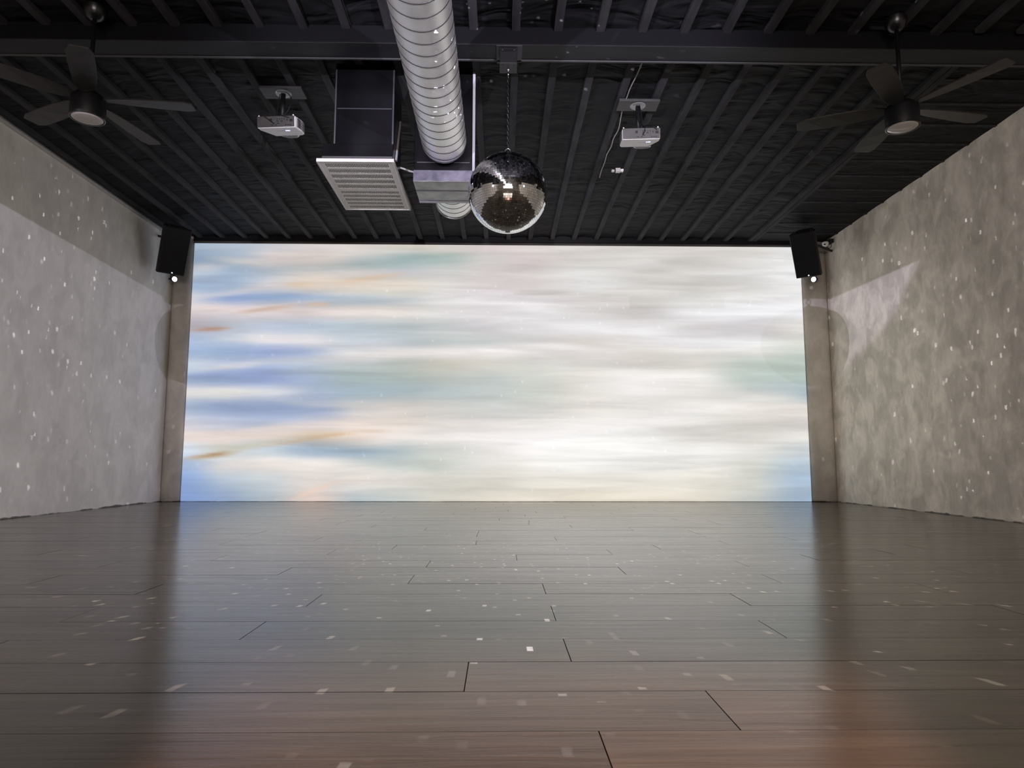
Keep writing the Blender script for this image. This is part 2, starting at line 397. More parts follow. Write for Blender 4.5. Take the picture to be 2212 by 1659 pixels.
def batten(x, y0, y1, wd):
    m = MB(); segs = max(2, int((y1-y0)/0.35)); L_ = []
    for i in range(segs+1):
        y = y0+(y1-y0)*i/segs; j = 0.004*noise.noise(Vector((x*3, y*1.7, 0))); h = 0.003*noise.noise(Vector((x*3, y*1.3, 5)))
        L_.append([(x-wd/2+j, y, ZB+h), (x+wd/2+j, y, ZB+h), (x+wd/2+j, y, ZB+0.05), (x-wd/2+j, y, ZB+0.05)])
    vs = [p for q in L_ for p in q]; fs = [(0, 1, 2, 3), tuple(4*segs+k for k in (3, 2, 1, 0))]
    for i in range(segs):
        for k in range(4): fs.append((4*i+k, 4*i+4+k, 4*i+4+(k+1) % 4, 4*i+(k+1) % 4))
    m.add(vs, fs)
    # nail heads and knots pressed along the strip
    return m.build('batten', M_BATTEN, ceil)
for k in range(-1, 28):
    x = BX0+BSP*k
    if x > 3.9: continue
    if k >= 25: batten(x, REAR, 4.0, 0.052)
    else: batten(x, REAR, D-0.02, 0.052)
batten(3.045, 4.22, D-0.02, 0.05); batten(3.10, 4.22, D-0.02, 0.045)
for k in range(12):
    y = 4.53+0.327*k
    if y > D-0.05: break
    MB().box((3.125, y-0.012, 3.137), (XR, y+0.014, 3.19)).build('batten', M_BATTEN, ceil)

# cross beam
bt = thing('ceiling_beam', 'long charcoal painted beam crossing the whole ceiling above the mirror ball', 'beam', (0, 4.11, 3.05))
MB().box((XL+.002, 4.03-4.11, 0), (XR-.002, 4.19-4.11, 0.115)).build('beam_body', M_BEAMSHADE, bt, bevel=0.004)
MB().box((XL+.002, -.079, -0.006), (XR-.002, 0.0775, -0.0002)).build('lit_soffit', M_BEAM, bt, bevel=0.001)  # underside as its own strip, its light put into a paler colour
MB().box((XL+.002, 0.078, -0.012), (XR-.002, 0.094, 0.03)).build('edge_lip', M_LIP, bt, bevel=0.002)

# header strips over the screen
struct(MB().box((-3.70, D-0.045, 3.108), (3.72, D-0.001, 3.215)).build('trim_1', M_DARK))
struct(MB().box((-3.70, D-0.03, 3.082), (3.72, D-0.001, 3.107)).build('trim_2', M_HEAD, bevel=0.003))

# pale conduit along the head of the left wall
struct(MB().tube([(XL+0.016, REAR+0.01, 3.116), (XL+0.016, 7.74, 3.116)], 0.015, 8).build('trim_3', mat('plaster_coloured_conduit', (0.50, 0.47, 0.44), 0.5)))

# rounded plaster columns either side of the screen
for xa, xb, lab in ((XL+0.001, -3.708, 'rounded plaster column at the left end of the glowing screen'), (3.674, XR-0.001, 'rounded plaster column at the right end of the glowing screen')):
    cx, hw = (xa+xb)/2, (xb-xa)/2
    poly = [(cx+hw*math.cos(a), D-0.001-0.085*math.sin(a)**0.8) for a in [PI*i/20 for i in range(21)]]
    m = MB(); n = len(poly)
    vs = [(x, y, 0.003) for x, y in poly]+[(x, y, 3.13) for x, y in poly]
    m.add(vs, [(i, i+1, n+i+1, n+i) for i in range(n-1)], 0, True)
    m.add(vs, [tuple(range(n)), tuple(range(n, 2*n))[::-1], (n-1, 0, n, 2*n-1)], 0)
    o = m.build('plaster_column', M_PC); tag(o, lab, 'column', 'plaster columns beside the screen')

# ------------------------------------------------------------------ projected picture
SX0, SX1, SZ0, SZ1 = -3.70, 3.665, 0.004, 3.082
NX, NZ = 300, 130
gx, gz = np.meshgrid(np.linspace(SX0, SX1, NX+1), np.linspace(SZ0, SZ1, NZ+1))
# picture coordinates: p runs 400..1745 across, q runs 527..1083 downwards
Pp = 400 + (gx-SX0)/(SX1-SX0)*1345.0
Qq = 1083 - (gz-SZ0)/(SZ1-SZ0)*556.0
def lin(c):
    c = np.array(c, float)/255.0
    return np.where(c <= 0.04045, c/12.92, ((c+0.055)/1.055)**2.4)
col = np.zeros(Pp.shape+(3,))
GX = [30,150,300,450,600,750,900,1050,1200,1400,1600,1800,2000,2150]
GRID = {
60:[(165,182,202),(178,190,205),(205,205,210),(218,210,208),(222,214,208),(225,218,208),(222,216,208),(222,208,208),(222,214,212),(218,213,208),(222,218,212),(216,211,206),(222,219,214),(236,236,236)],
100:[(140,165,190),(160,180,200),(220,210,208),(222,212,208),(190,198,200),(168,188,190),(170,188,183),(205,205,200),(218,206,206),(222,218,213),(230,228,225),(212,208,204),(228,226,223),(238,238,238)],
150:[(190,200,212),(165,185,208),(185,196,208),(225,215,208),(215,208,205),(200,200,205),(210,210,208),(222,214,213),(220,212,210),(232,231,229),(222,219,215),(218,215,211),(230,229,227),(238,238,239)],
200:[(155,178,210),(165,185,210),(215,210,213),(225,210,195),(222,208,190),(225,212,192),(228,224,220),(228,220,220),(224,217,216),(232,231,230),(228,226,223),(208,205,200),(226,224,221),(236,236,236)],
240:[(205,210,222),(150,172,210),(150,172,205),(165,184,208),(190,200,212),(200,207,212),(228,227,225),(230,225,225),(226,221,220),(206,202,197),(216,213,209),(226,225,222),(236,236,236),(236,236,237)],
290:[(232,220,222),(235,222,222),(225,210,205),(210,195,190),(225,212,206),(228,220,212),(228,226,222),(230,226,225),(236,235,234),(216,213,208),(204,200,195),(232,232,231),(236,236,238),(232,232,234)],
345:[(185,180,190),(190,198,212),(190,203,222),(185,200,218),(178,194,205),(182,195,200),(195,203,200),(205,204,202),(225,222,220),(236,236,235),(234,234,233),(208,205,204),(206,203,204),(222,220,215)],
390:[(175,192,220),(200,210,225),(235,230,230),(225,222,224),(195,203,212),(188,198,205),(184,194,190),(180,188,182),(198,198,192),(202,197,187),(232,230,227),(240,240,240),(240,240,240),(224,226,218)],
430:[(160,185,218),(150,175,210),(150,170,212),(165,182,214),(225,225,226),(236,232,230),(240,235,231),(240,236,232),(222,218,212),(226,221,213),(210,206,196),(222,219,212),(222,222,216),(198,207,200)],
470:[(200,212,226),(190,200,222),(170,188,218),(190,203,220),(205,210,212),(188,196,190),(200,197,180),(205,202,188),(208,207,196),(214,211,202),(212,208,198),(220,217,207),(186,198,188),(180,195,188)],
520:[(150,172,212),(142,163,208),(142,163,208),(160,178,205),(160,178,178),(165,180,175),(178,186,178),(180,190,182),(198,203,190),(222,218,207),(240,238,233),(240,238,232),(182,196,188),(176,194,190)],
570:[(225,224,224),(228,226,222),(205,210,220),(165,180,205),(155,176,190),(160,179,186),(168,184,186),(178,190,184),(192,199,186),(216,213,202),(238,236,231),(232,229,222),(205,208,202),(170,190,200)],
620:[(165,185,212),(145,167,205),(142,163,200),(150,168,200),(200,200,200),(215,208,202),(206,203,196),(196,200,192),(205,206,196),(222,218,208),(228,225,217),(236,234,229),(236,230,224),(232,226,220)],
680:[(215,215,225),(205,208,222),(190,198,218),(222,214,216),(240,226,216),(236,224,214),(228,222,214),(222,217,210),(226,223,215),(236,234,228),(240,238,234),(238,236,232),(220,216,210),(216,212,208)],
720:[(235,220,215),(238,222,215),(235,220,210),(220,200,175),(232,212,195),(242,232,226),(242,237,232),(240,236,231),(244,242,237),(248,247,242),(246,245,241),(222,219,214),(220,217,212),(236,234,230)],
770:[(215,226,238),(205,205,195),(190,205,215),(155,178,200),(150,173,188),(165,182,188),(200,205,198),(222,220,212),(246,244,239),(252,252,248),(252,251,247),(248,247,243),(230,228,222),(205,212,214)],
820:[(165,190,228),(225,222,222),(242,234,228),(242,234,228),(215,215,210),(195,204,200),(196,203,194),(225,222,214),(244,242,236),(250,250,245),(248,247,242),(240,238,233),(222,222,214),(185,203,215)],
870:[(140,172,222),(185,200,215),(205,212,215),(225,218,212),(232,224,216),(228,222,214),(212,211,200),(218,215,204),(236,232,222),(240,236,226),(242,239,230),(234,230,220),(212,214,208),(168,192,216)],
930:[(125,158,214),(145,170,205),(175,188,198),(230,210,198),(185,198,205),(195,203,200),(215,212,200),(222,216,202),(235,228,212),(236,228,210),(236,228,212),(230,224,210),(205,209,205),(165,190,212)]}
wob = np.array([[noise.noise(Vector((x*0.004, y*0.02, 3.3)))*6 + noise.noise(Vector((x*0.012, y*0.05, 8.1)))*3 for x, y in zip(r1, r2)] for r1, r2 in zip(Pp, Qq)])
Qw = Qq + wob
gpx = [389+x/1.6006 for x in GX]; gqs = sorted(GRID); gpy = [497+y/1.6006 for y in gqs]
wobx = np.array([[noise.noise(Vector((x*0.006, y*0.012, 5.5)))*30 for x, y in zip(r1, r2)] for r1, r2 in zip(Pp, Qq)])
for k in range(3):
    rows = np.array([[c[k] for c in GRID[q]] for q in gqs], float)
    xi = np.clip(np.interp(Pp+wobx, gpx, range(len(gpx))), 0, len(gpx)-1.001); yi = np.clip(np.interp(Qw-0.04*wobx, gpy, range(len(gpy))), 0, len(gpy)-1.001)
    x0 = xi.astype(int); y0 = yi.astype(int); fx = xi-x0; fy = yi-y0
    fx = fx*0.5+0.5*fx*fx*(3-2*fx); fy = fy*0.3+0.7*fy*fy*(3-2*fy)
    col[..., k] = (rows[y0, x0]*(1-fx)+rows[y0, x0+1]*fx)*(1-fy)+(rows[y0+1, x0]*(1-fx)+rows[y0+1, x0+1]*fx)*fy
def stroke(ox, oy, x, y, hw, hh, sl, c, a):
    cx_, cy_ = ox+x/2.765, oy+y/2.765; hw /= 2.765; hh /= 2.765
    dx = (Pp-cx_); dy = ((Qq+0.35*wob if hh < 7 else Qw)-cy_-sl*dx)
    taper = np.clip(1-(np.abs(dx)/(hw*1.25))**2.5, 0.001, 1)
    g = np.exp(-np.abs(dx/(hw*0.95))**2.4) * np.exp(-np.abs(dy/(hh*1.0*np.sqrt(taper)))**2.4)
    g = (g*a)[..., None]
    col[:] = col*(1-g) + np.array(c, float)*g
C5 = [
 (100,160,150,26,0,(152,172,198),.8),(150,300,250,48,0,(147,170,203),.8),(330,260,150,30,.05,(160,180,202),.6),
 (250,420,190,30,-.08,(128,153,202),.9),(500,398,210,16,-.02,(138,163,198),.7),(1050,420,190,32,-.03,(168,187,198),.65),
 (700,560,320,42,0,(180,195,215),.65),(560,715,210,40,0,(138,158,208),.9),(170,700,190,50,0,(150,175,208),.75),
 (420,890,400,62,-.03,(138,158,206),.85),(180,905,160,25,0,(150,175,200),.6),(420,1085,460,80,0,(138,160,198),.95),
 (1050,935,360,85,-.02,(158,178,186),.8),(920,850,320,42,-.05,(163,179,174),.75),(830,1320,300,48,-.03,(143,163,182),.9),
 (120,1560,180,70,0,(122,153,206),.95),(30,1480,90,45,0,(145,178,228),.7),(420,1545,260,50,0,(160,180,192),.75),
 (1080,200,420,34,-.04,(158,181,181),.8),(700,235,220,26,0,(170,185,196),.65),(1020,600,280,42,0,(183,194,198),.55),
 (1400,650,220,55,0,(178,188,183),.6),(1550,845,420,36,-.02,(192,192,180),.6),(1750,1000,300,110,0,(188,194,184),.6),
 (1350,1130,300,40,0,(205,205,196),.5),(1500,1360,300,70,0,(205,208,200),.55),(1250,1560,420,50,0,(205,208,198),.5),
 (1650,620,350,30,0,(205,202,196),.45),(1800,180,260,60,0,(216,206,206),.6),(1700,430,300,60,0,(232,231,228),.6),
 (300,190,200,24,.1,(236,223,214),.9),(800,140,280,30,-.02,(226,215,207),.8),(90,222,130,20,0,(224,213,215),.85),
 (250,375,270,22,-.15,(228,217,216),.9),(160,485,180,20,0,(240,223,220),.95),(500,462,310,15,-.13,(237,223,224),.85),
 (950,500,370,24,.05,(236,228,225),.85),(500,662,290,24,.03,(234,229,230),.9),(330,808,320,24,-.12,(230,226,226),.9),
 (1100,755,480,32,-.08,(240,234,230),.95),(330,968,340,30,-.05,(234,231,225),.95),(900,1040,320,24,.03,(233,227,220),.75),
 (350,1215,370,34,-.05,(242,226,218),.9),(700,1178,320,26,-.05,(243,228,217),.9),(1250,1235,520,50,.02,(242,237,231),.95),
 (550,1410,400,44,-.03,(246,236,226),.95),(1100,1450,420,30,.02,(241,233,226),.9),(330,1350,330,26,-.15,(212,224,236),.7),
 (1300,330,300,50,-.05,(232,232,230),.7),(1000,345,330,22,.0,(226,222,218),.6),
 (650,325,100,13,.02,(226,201,178),.9),(1060,288,210,17,-.15,(222,199,175),.85),(450,480,190,14,-.14,(203,176,160),.9),
 (760,448,80,12,0,(228,199,175),.8),(130,600,115,11,-.06,(186,144,122),1.0),(150,1352,150,15,-.10,(182,158,130),1.0),(330,1318,210,20,-.20,(200,196,176),.95),(190,1342,70,9,-.12,(172,135,98),.9),
 (560,1272,300,18,-.17,(203,199,178),.95),(850,1232,150,13,-.1,(216,186,150),.95),(700,1262,240,10,-.17,(205,178,150),.6),(1100,1205,120,10,0,(226,204,178),.6),(780,1550,140,13,-.4,(238,211,195),.9),
 (220,830,150,7,-.06,(206,203,196),.7),(240,975,80,6,0,(208,207,198),.7)]
C6 = [
 (1200,170,280,22,.02,(204,201,197),.75),(900,222,160,15,-.1,(209,206,201),.65),(1300,110,320,16,0,(213,208,203),.65),
 (300,140,320,30,0,(217,211,204),.55),(220,380,170,26,.1,(203,198,193),.75),(650,440,230,20,.2,(202,197,192),.8),
 (820,330,220,26,-.1,(210,206,200),.65),(1500,412,260,15,0,(218,214,208),.6),(1150,570,230,26,.12,(204,201,199),.75),
 (1450,600,260,30,.05,(204,202,202),.65),(600,650,220,42,.05,(204,199,188),.75),(90,600,160,26,0,(203,203,201),.65),
 (60,230,120,40,0,(214,205,204),.6),
 (150,830,280,75,0,(193,201,187),.85),(100,985,230,65,0,(197,202,189),.7),(900,745,330,50,0,(213,210,201),.6),
 (1560,850,270,92,0,(178,194,184),.9),(1620,930,190,32,0,(172,190,197),.7),(1650,700,130,52,0,(192,203,196),.6),
 (1600,1050,220,36,.08,(211,206,200),.7),(500,1085,380,42,0,(221,219,208),.55),(1200,1190,320,36,-.02,(216,213,208),.7),
 (1690,1450,170,130,0,(163,189,216),.85),(1740,1560,110,55,0,(160,187,215),.8),(1500,1350,220,50,0,(205,210,208),.55),
 (1400,1530,420,50,0,(221,217,203),.6),(500,1530,760,50,0,(231,225,210),.65),(1500,1450,130,60,0,(210,212,200),.5),
 (650,915,300,58,0,(250,249,245),.95),(350,1290,540,95,0,(253,253,249),.97),(950,1325,540,66,0,(250,250,247),.95),
 (1500,990,240,28,0,(240,236,230),.85),(1400,650,320,15,.02,(243,243,241),.85),(1200,490,440,52,0,(239,239,242),.85),
 (300,700,270,19,.05,(242,240,236),.85),(300,520,330,42,0,(237,237,236),.85),(400,255,380,45,0,(237,237,235),.75),
 (1100,1100,420,30,-.05,(240,239,235),.8),(1250,250,330,40,0,(236,236,236),.7),(1450,180,200,16,0,(226,225,224),.5)]
def soften(t):
    a = t[6]*(1.0 if max(t[5])-min(t[5]) > 35 and t[3] <= 18 else 0.55 if t[3] <= 34 else 0.30)
    return t[:6]+(a,)
for t in C5: stroke(400, 500, *soften(t))
for t in C6: stroke(1106, 500, *soften(t))
colL = lin(np.clip(col*0.95, 0, 255))
verts = np.stack([gx, np.full_like(gx, D-0.012), gz], -1).reshape(-1, 3)
fac = [(j*(NX+1)+i, j*(NX+1)+i+1, (j+1)*(NX+1)+i+1, (j+1)*(NX+1)+i) for j in range(NZ) for i in range(NX)]
me = bpy.data.meshes.new('projection_screen'); me.from_pydata(verts.tolist(), [], fac)
ca = me.color_attributes.new('picture', 'FLOAT_COLOR', 'POINT')
rgba = np.concatenate([colL, np.ones(colL.shape[:2]+(1,))], -1).reshape(-1).astype(np.float32)
ca.data.foreach_set('color', rgba)
M_SCREEN = mat('lit_projection', (0.20, 0.20, 0.20), 0.8, spec=0.05)
nt, b, N, L = nodes(M_SCREEN)
at = N('ShaderNodeAttribute'); at.attribute_name = 'picture'
tc = N('ShaderNodeTexCoord'); mp = N('ShaderNodeMapping'); mp.inputs['Rotation'].default_value = (0, 0.035, 0); mp.inputs['Scale'].default_value = (0.6, 1, 7.5); L(tc.outputs['Object'], mp.inputs['Vector'])
n1 = N('ShaderNodeTexNoise'); n1.inputs['Scale'].default_value = 1.3; n1.inputs['Detail'].default_value = 6; n1.inputs['Distortion'].default_value = 0.5; L(mp.outputs[0], n1.inputs['Vector'])
mr = N('ShaderNodeMapRange'); mr.inputs['From Min'].default_value = 0.3; mr.inputs['From Max'].default_value = 0.7; mr.inputs['To Min'].default_value = 0.86; mr.inputs['To Max'].default_value = 1.12
L(n1.outputs['Fac'], mr.inputs['Value'])
L(at.outputs['Color'], b.inputs['Emission Color']); L(mr.outputs[0], b.inputs['Emission Strength'])
me.materials.append(M_SCREEN)
scr = bpy.data.objects.new('projection_screen', me); C.objects.link(scr)
tag(scr, 'wall-wide glowing projection of pale blue and white rippled clouds', 'screen')

# ------------------------------------------------------------------ ventilation
AX, AZ, AR = -0.382, 2.585, 0.149
def spiral(name, y0, y1, label, cap):
    o = thing(name, label, 'duct', (AX, y0, AZ))
    n = 56; L_ = y1-y0; m = MB(); ks = max(2, int(L_/0.25))
    vs = []; fs = []
    for i in range(ks+1):
        for k in range(n):
            a = 2*PI*k/n; vs.append((AR*math.cos(a), L_*i/ks, AR*math.sin(a)))
    for i in range(ks):
        for k in range(n): fs.append((i*n+k, i*n+(k+1) % n, (i+1)*n+(k+1) % n, (i+1)*n+k))
    m.add(vs, fs, 0, True); m.build('duct_tube', M_GALV, o)
    # spiral lock seam
    m = MB(); pitch = 0.0975; turns = L_/pitch; steps = int(turns*40)
    ph = 2*PI*((y0-2.799)/pitch) - PI/2
    vs = []; fs = []
    for i in range(steps+1):
        a = 2*PI*turns*i/steps + ph; y = L_*i/steps
        for (dy, rr_) in ((-0.0024, AR), (-0.0011, AR+0.0022), (0.0011, AR+0.0022), (0.0024, AR)):
            vs.append((rr_*math.cos(a), min(max(y+dy, 0), L_), rr_*math.sin(a)))
    for i in range(steps):
        for k in range(3): fs.append((4*i+k, 4*i+k+1, 4*i+5+k, 4*i+4+k))
    m.add(vs, fs, 0, True); m.build('spiral_seam', M_SEAM, o)
    if cap:
        m = MB(); m.add([(AR*math.cos(2*PI*k/n), L_, AR*math.sin(2*PI*k/n)) for k in range(n)], [tuple(range(n))]); m.build('end_cap', M_GALV, o)
        m = MB(); m.tube([(AR*1.01*math.cos(2*PI*k/48), L_-0.003, AR*1.01*math.sin(2*PI*k/48)) for k in range(48)], 0.005, 6, closed=True); m.build('end_ring', M_GALV, o)
    else:
        m = MB(); vs = []; fs = []; prof = [(L_, AR), (L_+.03, AR-.004), (L_+.075, AR-.03), (L_+.102, AR-.034)]
        for (yy, rr_) in prof:
            for k in range(n): vs.append((rr_*math.cos(2*PI*k/n), yy, rr_*math.sin(2*PI*k/n)))
        for q in range(len(prof)-1):
            for k in range(n): fs.append((q*n+k, q*n+(k+1) % n, (q+1)*n+(k+1) % n, (q+1)*n+k))
        m.add(vs, fs, 0, True); m.build('reducer', M_PAN, o)
    return o
spiral('spiral_duct', REAR, 4.386, 'long silver spiral duct running overhead from the camera to the metal plenum', False)
spiral('spiral_duct', 4.872, 5.45, 'short silver spiral duct stub on the far side of the metal plenum', True)

# supply plenum
pt = thing('supply_plenum', 'tall dark sheet metal plenum with silver bottom pan joining the two spiral ducts', 'plenum', (-0.394, 4.675, 2.347))
x0, x1, y0, y1 = -0.593+.394, -0.195+.394, -.175, .175
MB().box((x0, y0, 0.08), (x1, y1, 0.80)).build('shaft', M_DUCTDK, pt, bevel=0.003)
MB().box((x0-.004, y0-.006, 0), (x1+.004, y1+.012, 0.08)).build('bottom_pan', M_PAN, pt, bevel=0.003)
MB().box((x0-.003, y0-.009, .004), (x1+.003, y0-.0062, 0.078)).build('pan_front', M_DUCTPU, pt, bevel=.001)  # thin plate added to carry the dim violet tint
MB().box((x0-.002, -.022, -.004), (x1+.002, -.016, .001)).build('pan_seam', M_SEAM, pt)
MB().box((x0-.002, y1-.004, -.008), (x1+.006, y1+.018, .004)).build('pan_lip', M_EDGE, pt, bevel=0.002)
MB().box((x1-.002, y0-.010, 0.075), (x1+.016, y0+.004, 0.79)).build('corner_flange', M_PALE, pt, bevel=0.002)
MB().box((x0+.02, y0-.0025, 0.135), (x1-.02, y0+.001, 0.140)).build('crease', M_EDGE, pt)

# return duct with grille
rt = thing('return_air_duct', 'dark boxy return air duct ending in a white slotted ceiling grille', 'duct', (-0.97, 4.75, 2.45))
ox, oy, oz = -0.97, 4.75, 2.45
loc = lambda x, y, z: (x-ox, y-oy, z-oz)
MB().box(loc(-1.115, 4.42, 2.57), loc(-0.727, 4.78, 3.145)).build('shaft', M_DUCTDK, rt, bevel=0.003)
MB().box(loc(-1.195, 4.415, 2.463), loc(-0.727, 4.80, 2.572)).build('boot', M_DUCTDK, rt, bevel=0.003)
m = MB(); m.add([loc(*p) for p in [(-1.195, 4.8, 2.463), (-.727, 4.8, 2.463), (-.727, 5.27, 2.463), (-1.195, 5.27, 2.463), (-1.195, 4.8, 2.572), (-.727, 4.8, 2.572), (-.727, 5.27, 2.475), (-1.195, 5.27, 2.475)]],
   [(0,3,2,1),(4,5,6,7),(0,1,5,4),(1,2,6,5),(2,3,7,6),(3,0,4,7)]); m.build('boot_slope', M_DUCTDK, rt)
for xx in (-1.1175, -0.7295):
    MB().box(loc(xx-.004, 4.414, 2.572), loc(xx+.006, 4.424, 3.14)).build('corner_edge', M_EDGE, rt)
MB().box(loc(-1.105, 4.4165, 2.820), loc(-0.74, 4.4205, 2.825)).build('seam', M_EDGE, rt)
MB().box(loc(-1.195, 4.409, 2.466), loc(-0.727, 4.4152, 2.482)).build('boot_flange', M_EDGE, rt)
m = MB(); m.add([loc(*p) for p in [(-.712, 4.50, 2.50), (-.712, 4.525, 2.50), (-.712, 4.70, 2.875), (-.712, 4.665, 2.862), (-.724, 4.50, 2.50), (-.724, 4.525, 2.50), (-.724, 4.70, 2.875), (-.724, 4.665, 2.862)]],
   [(0,1,2,3),(7,6,5,4),(0,4,5,1),(1,5,6,2),(2,6,7,3),(3,7,4,0)]); m.build('hanger_strap', M_PALE, rt)
# grille: frame and two slotted panels
gx0, gx1, gy0, gy1 = -1.23, -0.715, 4.40, 5.29
g = MB(); zb, zt = 2.440, 2.4625; fw = 0.016
g.box(loc(gx0, gy0, zb), loc(gx1, gy0+fw, zt)).box(loc(gx0, gy1-fw, zb), loc(gx1, gy1, zt)).box(loc(gx0, gy0+fw, zb), loc(gx0+fw, gy1-fw, zt)).box(loc(gx1-fw, gy0+fw, zb), loc(gx1, gy1-fw, zt))
gf = g.build('grille', M_GRILLE, rt, bevel=0.002)
for (pa, pb) in ((gy0+fw+.001, 4.885), (4.888, gy1-fw-.001)):
    m = MB(); za, zz = 2.443, 2.448; xa, xb = gx0+fw+.001, gx1-fw-.001
    sx0, sx1 = xa+0.028, xb-0.028; rows = 5; sy0, sy1 = pa+0.012, pb-0.012; rp = (sy1-sy0)/rows; sh = rp*0.70
    m.box(loc(xa, pa, za), loc(sx0, pb, zz)).box(loc(sx1, pa, za), loc(xb, pb, zz))
    ylist = [pa]
    for r in range(rows):
        c0 = sy0+rp*r+(rp-sh)/2; ylist += [c0, c0+sh]
    ylist.append(pb)
    for q in range(0, len(ylist), 2): m.box(loc(sx0, ylist[q], za), loc(sx1, ylist[q+1], zz))
    ns = 40; sp = (sx1-sx0)/ns
    for r in range(rows):
        c0 = sy0+rp*r+(rp-sh)/2
        for q in range(ns+1):
            xc = sx0+sp*q; m.box(loc(max(sx0, xc-sp*.21), c0, za), loc(min(sx1, xc+sp*.21), c0+sh, zz))
    m.build('slotted_panel', M_GRILLE, gf)
MB().box(loc(gx0+.005, gy0+.005, 2.4605), loc(gx1-.005, gy1-.005, 2.4628)).build('slot_shade', M_DARK, gf)  # black sheet painting the shade behind the slots

p_ = MB().tube([(-.727, 4.76, 2.560), (-.700, 4.77, 2.555), (-.665, 4.80, 2.553), (-.62, 4.83, 2.555), (-.594, 4.84, 2.556)], 0.007, 8).build('condensate_pipe', M_WHITE)
tag(p_, 'thin white pipe bridging the return air duct and the metal plenum', 'pipe')

# ------------------------------------------------------------------ mirror ball with its motor and chain
mt = thing('ball_motor', 'dark box motor bolted under the ceiling beam above the mirror ball', 'motor', (0.043, 4.11, 3.05))
MB().box((-.076, -.078, -.012), (.087, .10, -.001)).build('mounting_plate', M_PLATE, mt, bevel=0.002)
MB().box((-.055, -.06, -.112), (.055, .045, -.012)).build('housing', M_BLACK, mt, bevel=0.003)
MB().box((-.045, -.0625, -.036), (.045, -.059, -.022)).build('slot', M_DARK, mt)
for sx_ in (-.036, .036): MB().lathe([(0, -.002), (.0035, -.0015), (.0035, .0015), (0, .002)], 10).build('bolt', M_CHROME, mt, loc=(sx_, -.0635, -.029), rot=(PI/2, 0, 0))
MB().box((-.055, -.06, -.118), (.055, .05, -.1125)).build('base_plate', M_PLATE, mt, bevel=0.001)
for (sx_, sy_) in ((-.035, -.04), (.035, -.04), (-.035, .03), (.035, .03)): MB().lathe([(0, -.0015), (.003, -.001), (.003, .001), (0, .001)], 10).build('screw', M_BLACK, mt, loc=(sx_, sy_, -.1185))
MB().lathe([(0, -.165), (.004, -.163), (.0065, -.155), (.0065, -.148), (.0045, -.146), (.0045, -.13), (.009, -.128), (.009, -.118), (0, -.118)], 16).build('spindle', M_CHROME, mt)

bo = thing('mirror_ball', 'large mirror tiled disco ball hanging on a chain under the beam', 'disco ball', BALL)
m = MB(); rnd = random.Random(5)
ROWS = 58; tile = PI*BR/ROWS
for r in range(1, ROWS-1):
    la = -PI/2 + PI*(r+0.5)/ROWS
    cnt = max(6, int(round(2*PI*math.cos(la)*BR/tile)))
    off = rnd.random()
    for k in range(cnt):
        lo_ = 2*PI*(k+off)/cnt
        nrm = Vector((math.cos(la)*math.cos(lo_), math.cos(la)*math.sin(lo_), math.sin(la)))
        e1 = Vector((-math.sin(lo_), math.cos(lo_), 0)); e2 = nrm.cross(e1)
        t1, t2 = rnd.gauss(0, 0.010), rnd.gauss(0, 0.010)
        h1 = 0.46*2*PI*math.cos(la)*BR/cnt; h2 = 0.46*tile
        n2_ = (nrm + e1*t1 + e2*t2).normalized(); a1 = (e1 - n2_*e1.dot(n2_)).normalized(); a2 = n2_.cross(a1)
        c_ = nrm*BR
        m.add([c_-a1*h1-a2*h2, c_+a1*h1-a2*h2, c_+a1*h1+a2*h2, c_-a1*h1+a2*h2], [(0, 1, 2, 3)])
bm_me = bpy.data.meshes.new('mirror_tiles'); bm_me.from_pydata(m.v, [], m.f); bm_me.materials.append(M_MIRROR)
tl = bpy.data.objects.new('mirror_tiles', bm_me); C.objects.link(tl); tl.parent = bo
m = MB(); m.lathe([((BR-.0025)*math.cos(a), (BR-.0025)*math.sin(a)) for a in [-PI/2+PI*i/48 for i in range(49)]], 72); m.build('ball_core', M_GROUT, bo)
m = MB(); m.lathe([(0, -BR-.003), (.016, -BR-.002), (.017, -BR+.004)], 24); m.build('bottom_cap', M_GREYL, bo)
m = MB(); m.lathe([(.02, BR-.006), (.02, BR+.002), (.006, BR+.004), (.005, BR+.012)], 20); m.tube([(.016*math.cos(2*PI*k/28), 0, BR+.027+.016*math.sin(2*PI*k/28)) for k in range(28)], .0028, 8, closed=True)
m.build('hanging_ring', M_CHROME, bo)

ch = thing('chain', 'black link chain holding the mirror ball under the motor', 'chain', (BALL.x, BALL.y, 2.397))
ztop = 3.05-.16; L_ = ztop-2.397; nl = 26; pit_ = L_/nl
lm_ = MB(); R1, R2 = 0.0062, pit_*0.60
lm_.tube([(R1*math.cos(2*PI*k/20), 0, R2*math.sin(2*PI*k/20)) for k in range(20)], 0.0022, 7, closed=True)
first = None
for i in range(nl):
    if first is None: first = o = lm_.build('chain_link', M_GUN, ch)
    else: o = first.copy(); C.objects.link(o); o.parent = ch
    o.location = (0, 0, pit_*(i+.5)); o.rotation_euler = (0, 0, (PI/2 if i % 2 else 0)+0.5)

